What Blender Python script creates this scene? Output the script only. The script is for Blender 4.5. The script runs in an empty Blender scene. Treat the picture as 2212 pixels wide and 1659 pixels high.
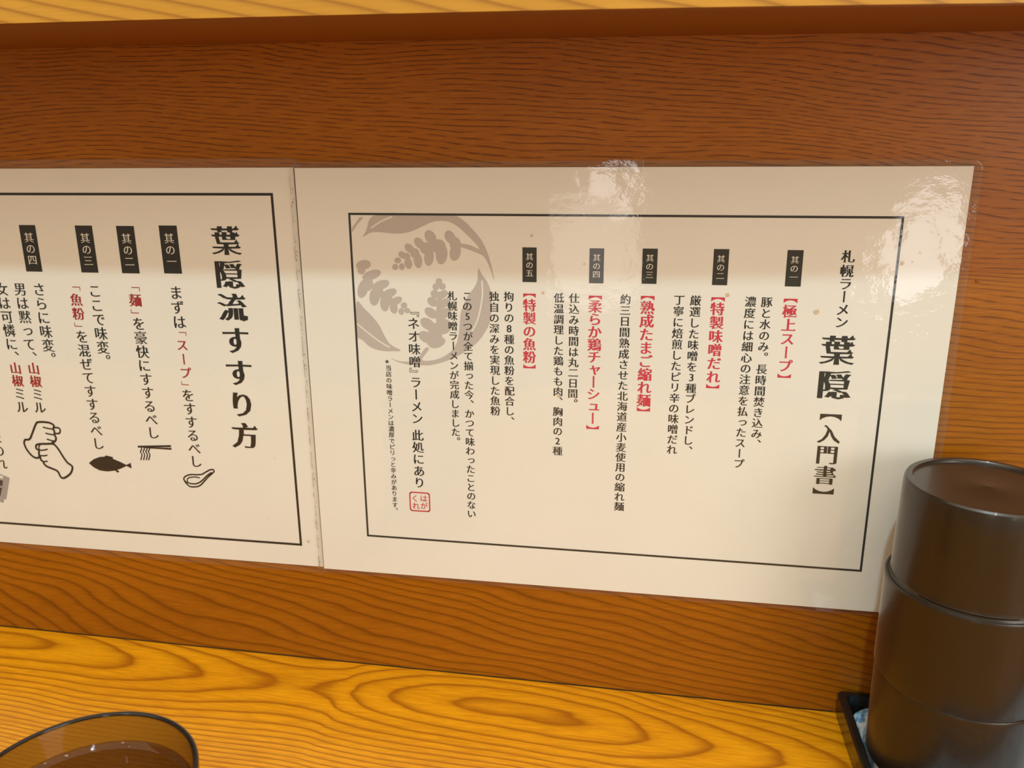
import bpy, bmesh, math, random
from mathutils import Vector, Matrix
from mathutils.geometry import tessellate_polygon
random.seed(7)
SC = bpy.context.scene
COL = SC.collection

# ------------------------------------------------------------------ camera
# world: x right along the counter, y into the back panel (panel face y = 0),
# z up, z = 0 at the lower edge of the laminated sheets; counter top at ZC
ZC = -0.05795
F_PX = 1792.79
cam_d = bpy.data.cameras.new('camera')
cam = bpy.data.objects.new('camera', cam_d); COL.objects.link(cam)
cam_d.sensor_fit = 'HORIZONTAL'; cam_d.sensor_width = 36.0
cam_d.lens = 36.0 * F_PX / 2212.0
cam_d.clip_start = 0.005; cam_d.clip_end = 50
M = Matrix(((0.98620534, -0.04509410, 0.15926566, 0.16743831), (0.16552652, 0.26869154, -0.94889716, -0.38461694), (-0.00000368, 0.96217014, 0.27244930, 0.21863069), (0, 0, 0, 1)))
cam.matrix_world = M
cam_d.dof.use_dof = True
cam_d.dof.focus_distance = 0.385
cam_d.dof.aperture_fstop = 15.0
SC.camera = cam

# ------------------------------------------------------------------ light
SC.view_settings.view_transform = 'Standard'
SC.view_settings.look = 'None'
SC.view_settings.exposure = 0.0
SC.view_settings.gamma = 1.0
SC.view_settings.use_curve_mapping = False
SC.display_settings.display_device = 'sRGB'

world = bpy.data.worlds.new('room_light'); SC.world = world
world.use_nodes = True
bg = world.node_tree.nodes['Background']
bg.inputs['Color'].default_value = (1.0, 0.84, 0.58, 1)
bg.inputs['Strength'].default_value = 0.335

def area(name, loc, target, sx, sy, power, color, shape='RECTANGLE'):
    d = bpy.data.lights.new(name, 'AREA'); d.shape = shape; d.size = sx; d.size_y = sy
    d.energy = power; d.color = color
    o = bpy.data.objects.new(name, d); COL.objects.link(o); o.location = loc
    o.rotation_euler = (Vector(target) - Vector(loc)).to_track_quat('-Z', 'Z').to_euler()
    return o
# ceiling downlight over the guests' side of the counter: throws the ledge shadow
d = bpy.data.lights.new('downlight', 'SPOT'); d.energy = 45; d.color = (0.72, 1.0, 1.06)
d.shadow_soft_size = 0.028; d.spot_size = math.radians(75); d.spot_blend = 0.6
downlight = bpy.data.objects.new('downlight', d); COL.objects.link(downlight)
downlight.location = (0.11, -0.92, 1.535)
downlight.rotation_euler = (Vector((0.15, -0.05, 0.0)) - downlight.location).to_track_quat('-Z', 'Y').to_euler()
# further small downlights of the row (glints in the cup)
for i, (x, y) in enumerate(((-0.62, -0.62), (0.55, -0.72), (0.24, -1.25), (0.80, -1.15), (-0.45, -1.5), (1.15, -0.75), (0.95, -0.5))):
    d = bpy.data.lights.new('row_downlight', 'SPOT'); d.energy = 2.2; d.color = (1.0, 0.93, 0.80)
    d.shadow_soft_size = 0.028; d.spot_size = math.radians(100); d.spot_blend = 0.8
    o = bpy.data.objects.new('row_downlight', d); COL.objects.link(o); o.location = (x, y, 1.55)
    o.rotation_euler = (Vector((0.1, -0.2, 0)) - o.location).to_track_quat('-Z', 'Y').to_euler()
# glare lamps: added unseen behind the camera to make pale reflections in the laminate
area('glare_lamp_low', (0.060, -1.18, 0.030), (0.14, 0, 0.16), 0.16, 0.19, 0.20, (1.0, 0.92, 0.86), 'RECTANGLE')
area('glare_lamp_high', (0.075, -1.18, 0.155), (0.14, 0, 0.21), 0.085, 0.065, 0.085, (1.0, 0.97, 0.92), 'RECTANGLE')
area('glare_lamp_side', (0.62, -1.15, 0.045), (0.28, 0, 0.17), 0.12, 0.20, 0.30, (0.95, 0.96, 1.0), 'ELLIPSE')
area('overhead_fill', (0.1, -0.75, 1.75), (0.1, -0.5, 0.0), 3.0, 2.6, 36.0, (1.0, 0.87, 0.64))  # soft fill added overhead to brighten the counter, not a known fixture
area('side_window', (1.15, -1.05, 0.42), (0.32, 0, 0.20), 0.55, 0.75, 6.5, (1.0, 0.97, 0.90))

# ------------------------------------------------------------------ nodes
class G:
    """small helper for building node graphs"""
    def __init__(s, name):
        s.m = bpy.data.materials.new(name); s.m.use_nodes = True
        s.t = s.m.node_tree; s.t.nodes.clear()
        s.out = s.t.nodes.new('ShaderNodeOutputMaterial')
    def n(s, typ, ins=None, **kw):
        nd = s.t.nodes.new(typ)
        for k, v in kw.items(): setattr(nd, k, v)
        for k, v in (ins or {}).items(): s.put(nd.inputs[k], v)
        return nd
    def put(s, sock, v):
        if isinstance(v, bpy.types.NodeSocket): s.t.links.new(v, sock)
        elif v is not None: sock.default_value = v
    def m_(s, op, a, b=None, c=None, clamp=False):
        nd = s.t.nodes.new('ShaderNodeMath'); nd.operation = op; nd.use_clamp = clamp
        s.put(nd.inputs[0], a)
        if b is not None: s.put(nd.inputs[1], b)
        if c is not None: s.put(nd.inputs[2], c)
        return nd.outputs[0]
    def add(s, a, b): return s.m_('ADD', a, b)
    def mul(s, a, b): return s.m_('MULTIPLY', a, b)
    def sub(s, a, b): return s.m_('SUBTRACT', a, b)
    def xyz(s, x, y, z=0.0):
        nd = s.n('ShaderNodeCombineXYZ'); s.put(nd.inputs[0], x); s.put(nd.inputs[1], y); s.put(nd.inputs[2], z)
        return nd.outputs[0]
    def coord(s):
        c = s.n('ShaderNodeTexCoord').outputs['Object']
        sp = s.n('ShaderNodeSeparateXYZ', {0: c})
        return c, sp.outputs[0], sp.outputs[1], sp.outputs[2]
    def noise(s, vec, scale, detail=2.0, rough=0.5):
        nd = s.n('ShaderNodeTexNoise', {'Vector': vec, 'Scale': scale, 'Detail': detail, 'Roughness': rough})
        return nd.outputs[0]
    def ramp(s, fac, stops, interp='LINEAR'):
        nd = s.n('ShaderNodeValToRGB', {'Fac': fac}); cr = nd.color_ramp; cr.interpolation = interp
        while len(cr.elements) > 1: cr.elements.remove(cr.elements[0])
        cr.elements[0].position = stops[0][0]; cr.elements[0].color = (*stops[0][1], 1) if not isinstance(stops[0][1], float) else (stops[0][1],)*3 + (1,)
        for p, c in stops[1:]:
            e = cr.elements.new(p); e.color = (*c, 1) if not isinstance(c, float) else (c, c, c, 1)
        return nd.outputs[0]
    def mix(s, f, a, b, blend='MIX'):
        nd = s.n('ShaderNodeMix', data_type='RGBA', blend_type=blend)
        s.put(nd.inputs['Factor'], f)
        for i, v in ((6, a), (7, b)):
            s.put(nd.inputs[i], (*v, 1) if isinstance(v, tuple) and len(v) == 3 else v)
        return nd.outputs[2]
    def mixs(s, f, a, b):
        nd = s.n('ShaderNodeMixShader'); s.put(nd.inputs[0], f)
        s.t.links.new(a, nd.inputs[1]); s.t.links.new(b, nd.inputs[2]); return nd.outputs[0]
    def bump(s, h, dist, strength=1.0):
        return s.n('ShaderNodeBump', {'Height': h, 'Distance': dist, 'Strength': strength}).outputs[0]
    def pbr(s, **kw):
        nd = s.n('ShaderNodeBsdfPrincipled')
        for k, v in kw.items():
            k = k.replace('_', ' ')
            s.put(nd.inputs[k], (*v, 1) if isinstance(v, tuple) and len(v) == 3 else v)
        return nd.outputs[0]
    def end(s, sh): s.t.links.new(sh, s.out.inputs['Surface']); return s.m

def lin(r, g, b):
    f = lambda c: (c/255/12.92) if c/255 <= .04045 else ((c/255+.055)/1.055)**2.4
    return (f(r), f(g), f(b))

def plain(name, col, rough=0.5, spec=0.5, **kw):
    g = G(name)
    return g.end(g.pbr(Base_Color=col, Roughness=rough, Specular_IOR_Level=spec, **kw))

def curve_node(g, fac, pts):
    nd = g.n('ShaderNodeFloatCurve', {'Value': fac}); c = nd.mapping.curves[0]
    c.points[0].location = pts[0]; c.points[1].location = pts[-1]
    for p in pts[1:-1]: c.points.new(*p)
    for p in c.points: p.handle_type = 'AUTO'
    nd.mapping.update()
    return nd.outputs[0]

def wood_finish(g, u, v, rings, late, base_lo, base_hi, dark, dark_amt, pore_amt, rough, bumpd, dash=0.0, fine=0.25, pore_sx=70.0, pore_sy=900.0):
    """colour a board from its ring phase: pale early wood, thin dark late wood, pores along u"""
    t = g.m_('FRACT', rings)
    line = g.ramp(t, late)
    pv = g.xyz(g.mul(u, pore_sx), g.mul(v, pore_sy), 0.0)
    pores = g.noise(pv, 1.0, 3.0, 0.6)
    cut = g.m_('MULTIPLY_ADD', g.m_('LESS_THAN', pores, 0.47), -dash, 1.0)
    soft = g.m_('MULTIPLY_ADD', g.m_('SUBTRACT', pores, 0.5), -3.0*pore_amt, 0.0)
    if dash: line = g.mul(line, g.ramp(pores, ((0.38, 1.0), (0.60, 1.0 - dash))))
    blot = g.noise(g.xyz(g.mul(u, 9.0), g.mul(v, 34.0), 3.1), 1.0, 3.0)
    fib = g.noise(g.xyz(g.mul(u, 75.0), g.mul(v, 1300.0), 1.7), 1.0, 3.0, 0.65)
    k = g.m_('MULTIPLY_ADD', g.sub(fib, 0.5), fine*2.4, blot)
    base = g.mix(g.m_('ADD', k, soft, clamp=True), base_lo, base_hi)
    col = g.mix(g.m_('MULTIPLY', line, dark_amt, clamp=True), base, dark)
    nrm = g.bump(g.sub(fib, g.mul(line, 0.7)), bumpd, 0.5)
    sh = g.pbr(Base_Color=col, Roughness=rough, Specular_IOR_Level=0.42, Normal=nrm)
    return g.end(sh)

LATE = ((0.0, 0.55), (0.06, 0.20), (0.22, 0.03), (0.52, 0.06), (0.74, 0.28), (0.90, 0.85), (0.96, 1.0), (1.0, 0.62))
LATE_THIN = ((0.0, 0.30), (0.08, 0.0), (0.60, 0.0), (0.76, 0.35), (0.86, 1.0), (0.96, 1.0), (1.0, 0.3))

def panel_wood():
    g = G('oak_panel'); c, x, y, z = g.coord()
    warp = g.sub(g.noise(g.xyz(g.mul(x, 4.0), g.mul(z, 13.0), 0.4), 1.0, 2.0), 0.5)
    warp2 = g.sub(g.noise(g.xyz(g.mul(x, 30.0), g.mul(z, 75.0), 5.4), 1.0, 1.0), 0.5)
    slope = g.m_('MULTIPLY_ADD', z, -0.36, 0.135)
    f = g.add(g.add(z, g.mul(x, slope)), g.add(g.mul(warp, 0.040), g.mul(warp2, 0.0030)))
    gx = g.mul(g.add(x, 0.10), 1/0.15); gz = g.mul(g.add(z, 0.066), 1/0.034)
    hump = g.m_('EXPONENT', g.mul(g.add(g.mul(gx, gx), g.mul(gz, gz)), -1.0))
    f = g.add(g.add(f, 0.10), g.mul(hump, 0.024))
    ph = g.add(g.mul(f, 165.0), g.mul(g.mul(f, f), 420.0))
    up = g.m_('SMOOTHSTEP', 0.02, 0.17, z) if False else g.m_('MULTIPLY_ADD', z, 6.0, -0.2, clamp=True)
    t = g.m_('FRACT', ph)
    broad = g.ramp(t, LATE); thin = g.ramp(t, LATE_THIN)
    pores = g.noise(g.xyz(g.mul(x, 70.0), g.mul(z, 800.0), 0.0), 1.0, 2.0, 0.6)
    gate = g.ramp(pores, ((0.47, 1.0), (0.58, 0.12)))
    thin = g.mul(thin, gate)
    soft_low = g.mul(broad, 0.80)
    line = g.add(g.mul(soft_low, g.sub(1.0, up)), g.mul(thin, up))
    blot = g.noise(g.xyz(g.mul(x, 7.0), g.mul(z, 26.0), 3.1), 1.0, 3.0)
    fib = g.noise(g.xyz(g.mul(x, 90.0), g.mul(z, 1500.0), 1.7), 1.0, 3.0, 0.65)
    k = g.m_('MULTIPLY_ADD', g.sub(fib, 0.5), 1.9, blot, clamp=True)
    base = g.mix(k, PANEL_LO, PANEL_HI)
    col = g.mix(g.m_('MULTIPLY', line, 0.86, clamp=True), base, PANEL_DK)
    nrm = g.bump(g.sub(fib, line), 0.00006, 0.5)
    return g.end(g.pbr(Base_Color=col, Roughness=0.36, Specular_IOR_Level=0.34, Normal=nrm))

def counter_wood():
    g = G('counter_wood'); c, x, y, z = g.coord()
    u = g.m_('MULTIPLY_ADD', x, 1.0, 0.45)                       # -0.45..0.55 -> 0..1
    D = curve_node(g, u, [(0.0000, 0.0000), (0.2000, 0.0875), (0.2500, 0.1500), (0.2850, 0.2332), (0.3410, 0.4190), (0.3820, 0.5725), (0.4267, 0.7050), (0.4403, 0.7175), (0.4552, 0.6975), (0.4712, 0.5725), (0.5000, 0.3750), (0.5250, 0.2450), (0.5550, 0.1800), (0.5918, 0.2325), (0.6251, 0.4190), (0.6547, 0.5725), (0.6887, 0.7050), (0.7500, 0.9000), (0.8500, 1.0000), (1.0000, 0.8500)])
    Y0 = curve_node(g, u, [(0.0, .60), (.285, .72), (.341, .60), (.45, .50), (.53, .52), (.592, .42), (.655, .25), (.70, .20), (1.0, .0)])
    y0 = g.m_('MULTIPLY_ADD', Y0, 0.05, -0.05)
    wy = g.sub(g.noise(g.xyz(g.mul(x, 6.0), g.mul(y, 22.0), 2.0), 1.0, 2.0), 0.5)
    wf = g.sub(g.noise(g.xyz(g.mul(x, 26.0), g.mul(y, 120.0), 7.0), 1.0, 2.0), 0.5)
    dy = g.add(g.sub(y, y0), g.mul(wy, 0.008))
    dd = g.mul(D, 0.040)
    dist = g.m_('SQRT', g.add(g.mul(dy, dy), g.mul(dd, dd)))
    ph = g.add(g.mul(dist, 80.0), g.add(g.mul(wf, 0.34), g.mul(g.mul(dist, dist), 2100.0)))
    return wood_finish(g, x, y, ph, LATE, COUNTER_LO, COUNTER_HI, COUNTER_DK, 0.80, 0.20, 0.30, 0.00005, fine=1.0)

def ledge_wood():
    g = G('ledge_wood'); c, x, y, z = g.coord()
    w = g.sub(g.noise(g.xyz(g.mul(x, 5.0), g.mul(z, 20.0), 9.0), 1.0, 2.0), 0.5)
    ph = g.add(g.mul(z, 170.0), g.add(g.mul(x, 38.0), g.mul(w, 2.2)))
    return wood_finish(g, x, z, ph, LATE, LEDGE_LO, LEDGE_HI, LEDGE_DK, 0.70, 0.2, 0.4, 0.00005)

PANEL_LO = (0.275, 0.082, 0.0020); PANEL_HI = (0.420, 0.138, 0.0035); PANEL_DK = (0.120, 0.030, 0.0012)
COUNTER_LO = (0.565, 0.205, 0.0020); COUNTER_HI = (0.830, 0.350, 0.0050); COUNTER_DK = (0.270, 0.062, 0.0015)
LEDGE_LO = (0.50, 0.235, 0.026); LEDGE_HI = (0.68, 0.34, 0.045); LEDGE_DK = (0.27, 0.10, 0.018)

def paper_mat():
    g = G('menu_paper'); c, x, y, z = g.coord()
    n = g.noise(c, 18.0, 3.0); f = g.noise(c, 900.0, 2.0)
    col = g.mix(g.m_('MULTIPLY_ADD', g.sub(f, 0.5), 0.5, n, clamp=True), (0.80, 0.775, 0.715), (0.86, 0.84, 0.785))
    return g.end(g.pbr(Base_Color=col, Roughness=0.9, Specular_IOR_Level=0.1))

def film_mat():
    """clear laminating pouch: lets the sheet through, slight haze, rippled gloss on the outside"""
    g = G('laminate_film'); c, x, y, z = g.coord()
    big = g.noise(c, 34.0, 2.0); rip = g.noise(g.xyz(g.mul(x, 0.8), y, g.mul(z, 1.0)), 230.0, 3.0, 0.55)
    area_ = g.ramp(g.noise(c, 16.0, 2.0), ((0.36, 0.15), (0.60, 1.0)))
    h = g.add(g.mul(big, 4.5), g.mul(rip, g.mul(area_, 0.95)))
    nrm = g.bump(h, 0.00010, 1.0)
    fr = g.n('ShaderNodeFresnel', {'IOR': 1.5, 'Normal': nrm}).outputs[0]
    back = g.n('ShaderNodeNewGeometry').outputs['Backfacing']
    fac = g.mul(fr, g.sub(1.0, back))
    tr = g.n('ShaderNodeBsdfTransparent', {'Color': (0.985, 0.985, 0.98, 1)}).outputs[0]
    hz = g.n('ShaderNodeBsdfDiffuse', {'Color': (0.70, 0.66, 0.60, 1)}).outputs[0]
    gl = g.n('ShaderNodeBsdfGlossy', {'Color': (1, 1, 1, 1), 'Roughness': 0.045, 'Normal': nrm}).outputs[0]
    base = g.mixs(0.022, tr, hz)
    return g.end(g.mixs(fac, base, gl))

def smoked_plastic(name, sigma, body, bodyfac, rough, sharp, bumpd=0.0, scale=900.0, ior=1.5):
    """smoked brown styrene: the wall itself absorbs (longer paths are darker), some murk, gloss outside"""
    g = G(name); c, x, y, z = g.coord()
    nrm = g.bump(g.noise(c, scale, 2.0), bumpd, 1.0) if bumpd else None
    fr = g.n('ShaderNodeFresnel', {'IOR': ior, 'Normal': nrm}).outputs[0]
    back = g.n('ShaderNodeNewGeometry').outputs['Backfacing']
    fac = g.mul(fr, g.sub(1.0, g.mul(back, 0.9)))
    tr = g.n('ShaderNodeBsdfTransparent', {'Color': (1, 1, 1, 1)}).outputs[0]
    df = g.n('ShaderNodeBsdfDiffuse', {'Color': (*body, 1)}).outputs[0]
    gl = g.n('ShaderNodeBsdfGlossy', {'Color': (1, 1, 1, 1), 'Roughness': rough, 'Normal': nrm}).outputs[0]
    g2 = g.n('ShaderNodeBsdfGlossy', {'Color': (1, 1, 1, 1), 'Roughness': 0.05}).outputs[0]
    va = g.n('ShaderNodeVolumeAbsorption', {'Color': tuple(1-v/1000.0 for v in sigma) + (1,), 'Density': 1000.0}).outputs[0]
    g.t.links.new(va, g.out.inputs['Volume'])
    return g.end(g.mixs(fac, g.mixs(bodyfac, tr, df), g.mixs(sharp, gl, g2)))

def water_mat():
    g = G('water')
    fr = g.n('ShaderNodeFresnel', {'IOR': 1.33}).outputs[0]
    back = g.n('ShaderNodeNewGeometry').outputs['Backfacing']
    tr = g.n('ShaderNodeBsdfTransparent', {'Color': (0.80, 0.76, 0.74, 1)}).outputs[0]
    gl = g.n('ShaderNodeBsdfGlossy', {'Color': (1, 1, 1, 1), 'Roughness': 0.02}).outputs[0]
    return g.end(g.mixs(g.mul(fr, g.sub(1.0, back)), tr, gl))

def cloth_mat():
    g = G('blue_print_cloth'); c, x, y, z = g.coord()
    a = g.noise(c, 150.0, 4.0, 0.65); w = g.noise(c, 2500.0, 1.0)
    col = g.ramp(a, ((0.40, (0.10, 0.27, 0.55)), (0.48, (0.36, 0.58, 0.78)), (0.54, (0.80, 0.86, 0.90)), (0.70, (0.88, 0.90, 0.90))))
    return g.end(g.pbr(Base_Color=col, Roughness=0.75, Normal=g.bump(w, 0.0001, 0.5)))

M_PANEL = panel_wood(); M_COUNTER = counter_wood(); M_LEDGE = ledge_wood()
M_SOFFIT = plain('brown_varnish', (0.230, 0.078, 0.0022), 0.40, 0.28)
M_PAPER = paper_mat(); M_FILM = film_mat()
M_INK = plain('black_ink', (0.012, 0.010, 0.008), 0.8, 0.1)
M_INKR = plain('charcoal_ink', (0.030, 0.029, 0.023), 0.8, 0.1)
M_RED = plain('rose_red_ink', (0.62, 0.035, 0.065), 0.8, 0.1)
M_DRED = plain('deep_red_ink', (0.34, 0.010, 0.016), 0.8, 0.1)
M_SEAL = plain('vermilion_ink', (0.62, 0.030, 0.035), 0.8, 0.1)
M_CREST = plain('mauve_ink', (0.535, 0.475, 0.445), 0.85, 0.1)
M_PALE = plain('pale_print', (0.80, 0.775, 0.71), 0.85, 0.1)
M_STAIN = plain('soup_stain', (0.66, 0.53, 0.36), 0.7, 0.2)
M_GRIME = plain('dark_grime', (0.30, 0.235, 0.15), 0.9, 0.1)
M_GREYA = plain('grey_print', (0.36, 0.33, 0.33), 0.85, 0.1)
M_GREYB = plain('dark_grey_print', (0.05, 0.045, 0.05), 0.85, 0.1)
M_CUP = smoked_plastic('smoked_brown_plastic', (420, 560, 800), (0.025, 0.0135, 0.0055), 0.70, 0.33, 0.12, 0.000012, 1500.0, 1.55)
M_GLASS = smoked_plastic('clear_brown_plastic', (150, 230, 340), (0.40, 0.160, 0.012), 0.55, 0.05, 1.0)
M_RIM = plain('painted_dark_edge', (0.014, 0.010, 0.008), 0.10, 0.35)  # brown plastic painted darker, standing for light lost through the edge-on rim
M_WATER = water_mat()
M_TRAY = plain('black_lacquer', (0.010, 0.009, 0.008), 0.16, 0.55)
M_CLOTH = cloth_mat()
M_SEALANT = plain('grimy_sealant', (0.045, 0.028, 0.015), 0.7, 0.1)
M_FLOOR = plain('dark_floor', (0.06, 0.05, 0.045), 0.6, 0.3)
M_TAPE = M_FILM

# ------------------------------------------------------------------ objects
def empty(name, loc, label, cat, group=None, rot=None):
    o = bpy.data.objects.new(name, None); COL.objects.link(o); o.location = loc
    o.empty_display_size = 0.02
    if rot is not None: o.rotation_euler = rot
    o['label'] = label; o['category'] = cat
    if group: o['group'] = group
    return o
def mesh(name, verts, faces, mat, parent=None, smooth=False, label=None):
    me = bpy.data.meshes.new(name); me.from_pydata([tuple(v) for v in verts], [], faces); me.update()
    o = bpy.data.objects.new(name, me); COL.objects.link(o); me.materials.append(mat)
    if parent: o.parent = parent
    if smooth:
        for p in me.polygons: p.use_smooth = True
    if label: o['label'] = label
    return o
def bmobj(name, bm, mat, parent=None, smooth=False, label=None):
    me = bpy.data.meshes.new(name); bm.to_mesh(me); bm.free()
    o = bpy.data.objects.new(name, me); COL.objects.link(o); me.materials.append(mat)
    if parent: o.parent = parent
    if smooth:
        for p in me.polygons: p.use_smooth = True
    if label: o['label'] = label
    return o
def box_bm(x0, x1, y0, y1, z0, z1, bev=0.0, seg=2):
    bm = bmesh.new(); bmesh.ops.create_cube(bm, size=1)
    for v in bm.verts:
        v.co = ((x0+x1)/2 + v.co.x*(x1-x0), (y0+y1)/2 + v.co.y*(y1-y0), (z0+z1)/2 + v.co.z*(z1-z0))
    if bev: bmesh.ops.bevel(bm, geom=bm.edges[:], offset=bev, segments=seg, profile=0.5, affect='EDGES')
    return bm
def lathe(profile, seg=96, ztop=None):
    """closed profile (r, z) list -> bmesh"""
    vs, fs = [], []
    n = len(profile)
    for r, z in profile:
        for k in range(seg):
            a = 2*math.pi*k/seg; vs.append((r*math.cos(a), r*math.sin(a), z))
    for i in range(n-1):
        for k in range(seg):
            k2 = (k+1) % seg
            fs.append((i*seg+k, i*seg+k2, (i+1)*seg+k2, (i+1)*seg+k))
    return vs, fs

# flat printed shapes live in sheet coordinates (mm): x right, z up; lay = how far in front
def lay_y(k): return -0.00046 - 0.00006*k
def catmull(pts, closed=True, n=6):
    out = []; N = len(pts)
    rng = range(N if closed else N-1)
    for i in rng:
        g = (lambda j: pts[j % N]) if closed else (lambda j: pts[min(max(j, 0), N-1)])
        p0, p1, p2, p3 = g(i-1), g(i), g(i+1), g(i+2)
        for k in range(n):
            t = k/n
            out.append(tuple(0.5*((2*p1[d]) + (-p0[d]+p2[d])*t + (2*p0[d]-5*p1[d]+4*p2[d]-p3[d])*t*t + (-p0[d]+3*p1[d]-3*p2[d]+p3[d])*t**3) for d in (0, 1)))
    if not closed: out.append(tuple(pts[-1]))
    return out
class Flat:
    def __init__(s, lay): s.v = []; s.f = []; s.y = lay_y(lay)
    def poly(s, pts):
        b = len(s.v); s.y -= 2.0e-7; s.v += [(p[0]/1000, s.y, p[1]/1000) for p in pts]
        for t in tessellate_polygon([[Vector((p[0], p[1], 0)) for p in pts]]):
            a, bb, c = (pts[i] for i in t)
            ar = (bb[0]-a[0])*(c[1]-a[1]) - (bb[1]-a[1])*(c[0]-a[0])
            s.f.append(tuple(b+i for i in (t if ar > 0 else t[::-1])))
    def rect(s, x0, x1, z0, z1): s.poly([(x0, z0), (x1, z0), (x1, z1), (x0, z1)])
    def disc(s, x, z, r, n=14, wob=0.0):
        s.poly([(x + r*(1+wob*random.uniform(-1, 1))*math.cos(2*math.pi*k/n), z + r*(1+wob*random.uniform(-1, 1))*math.sin(2*math.pi*k/n)) for k in range(n)])
    def stroke(s, pts, w, closed=False):
        s.y -= 2.0e-7
        pts = catmull(pts, closed, 5)
        if closed: pts = pts + pts[:1]
        L, R = [], []
        for i, p in enumerate(pts):
            a = pts[max(i-1, 0)]; b = pts[min(i+1, len(pts)-1)]
            dx, dz = b[0]-a[0], b[1]-a[1]; l = math.hypot(dx, dz) or 1
            L.append((p[0]-dz/l*w/2, p[1]+dx/l*w/2)); R.append((p[0]+dz/l*w/2, p[1]-dx/l*w/2))
        b = len(s.v)
        for l, r in zip(L, R): s.v += [(l[0]/1000, s.y, l[1]/1000), (r[0]/1000, s.y, r[1]/1000)]
        for i in range(len(pts)-1): s.f.append((b+2*i, b+2*i+1, b+2*i+3, b+2*i+2))
        s.disc(*pts[0], w/2, 10); s.disc(*pts[-1], w/2, 10)
    def build(s, name, mat, parent, label=None): return mesh(name, s.v, s.f, mat, parent, label=label)

# ------------------------------------------------------------------ lettering
_cu = bpy.data.curves.new('glyph_source', 'FONT'); _cu.size = 1; _cu.resolution_u = 3
_fo = bpy.data.objects.new('glyph_source', _cu); COL.objects.link(_fo)
_raw = {}
def raw_glyph(ch):
    if ch not in _raw:
        _cu.body = ch
        bpy.context.view_layer.update()
        dg = bpy.context.evaluated_depsgraph_get()
        me = bpy.data.meshes.new_from_object(_fo.evaluated_get(dg))
        bm = bmesh.new(); bm.from_mesh(me); bpy.data.meshes.remove(me)
        bmesh.ops.remove_doubles(bm, verts=bm.verts, dist=1e-5)
        vs = [(v.co.x, v.co.y) for v in bm.verts]
        fs = []
        bm.verts.index_update()
        for f in bm.faces:
            idx = [v.index for v in f.verts]
            ar = sum(vs[idx[i]][0]*vs[idx[(i+1) % len(idx)]][1] - vs[idx[(i+1) % len(idx)]][0]*vs[idx[i]][1] for i in range(len(idx)))
            fs.append(tuple(idx if ar > 0 else idx[::-1]))
        bm.free()
        _raw[ch] = (vs, fs)
    return _raw[ch]
ROT = set('【】「」『』ー')
SMALL = set('っゃゅょッャュョ')
_styled = {}
def is_kana(ch): return '\u3040' <= ch <= '\u30ff'
def glyph(ch, st):
    """outline with Mincho-like contrast: thick uprights, thin levels, small triangles at the right ends"""
    if (ch, st) in _styled: return _styled[(ch, st)]
    vs, fs = raw_glyph(ch)
    ax, ay, uro = STY[st][:3]
    kana = is_kana(ch) or ch in '、。※' or ch.isdigit()
    if kana: ax, ay, uro = ax*0.85, ay*0.35, 0
    if ch in ROT and ch != 'ー': ax, ay, uro = (0.0, 0.0, 0) if ch in '【】『』' else (-0.010, -0.010, 0)
    # boundary loops
    cnt = {}
    for f in fs:
        for i in range(len(f)):
            a, b = f[i], f[(i+1) % len(f)]; cnt[(a, b)] = cnt.get((a, b), 0) + 1
    bd = [(a, b) for (a, b) in cnt if (b, a) not in cnt]
    nxt = {a: b for a, b in bd}; prv = {b: a for a, b in bd}
    nv = list(vs); extra = []
    def nr(a, b):
        dx, dy = vs[b][0]-vs[a][0], vs[b][1]-vs[a][1]; l = math.hypot(dx, dy) or 1
        return dy/l, -dx/l
    for v in nxt:
        if v not in prv: continue
        n1, n2 = nr(prv[v], v), nr(v, nxt[v])
        k = 1 + n1[0]*n2[0] + n1[1]*n2[1]; k = max(k, 0.7)
        nx, ny = (n1[0]+n2[0])/k, (n1[1]+n2[1])/k
        nx = max(-1.3, min(1.3, nx)); ny = max(-1.3, min(1.3, ny))
        nv[v] = (vs[v][0]+nx*ax, vs[v][1]+ny*ay)
    if uro:
        for a, b in bd:
            n = nr(a, b); l = math.hypot(vs[b][0]-vs[a][0], vs[b][1]-vs[a][1])
            if n[0] > 0.97 and 0.045 < l < 0.10 and a in prv and b in nxt:
                p, q = prv[a], nxt[b]
                if vs[a][0]-vs[p][0] > 0.10 and abs(vs[a][1]-vs[p][1]) < 0.012 and vs[b][0]-vs[q][0] > 0.10 and abs(vs[b][1]-vs[q][1]) < 0.012:
                    x, yt, yb = nv[a][0], max(nv[a][1], nv[b][1]), min(nv[a][1], nv[b][1])
                    extra.append(((x-uro*1.5, yt-0.002), (x+uro*0.15, yb), (x-uro*0.5, yt+uro)))
    fs2 = list(fs)
    for tri in extra:
        b0 = len(nv); nv += list(tri)
        t = (b0, b0+1, b0+2)
        (x0, y0), (x1, y1), (x2, y2) = tri
        fs2.append(t if (x1-x0)*(y2-y0)-(y1-y0)*(x2-x0) > 0 else t[::-1])
    # centre on the em box
    out = []
    xs = [q[0] for q in nv]
    w = 0.5*(min(xs)+max(xs)) if ch.isdigit() or ch in '【】「」『』' else 0.5
    for x, y in nv:
        x -= w; y -= 0.345 if ch.isdigit() else 0.38
        if ch == 'ー': x, y = -y*1.35, x*-1.0
        elif ch in ROT: x, y = y, -x
        elif ch in '、。': x += 0.60; y += 0.60
        elif ch in SMALL: x += 0.07; y += 0.06
        out.append((x, y))
    if ch == 'ー': fs2 = [f for f in fs2]
    _styled[(ch, st)] = (out, fs2)
    return _styled[(ch, st)]
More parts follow.
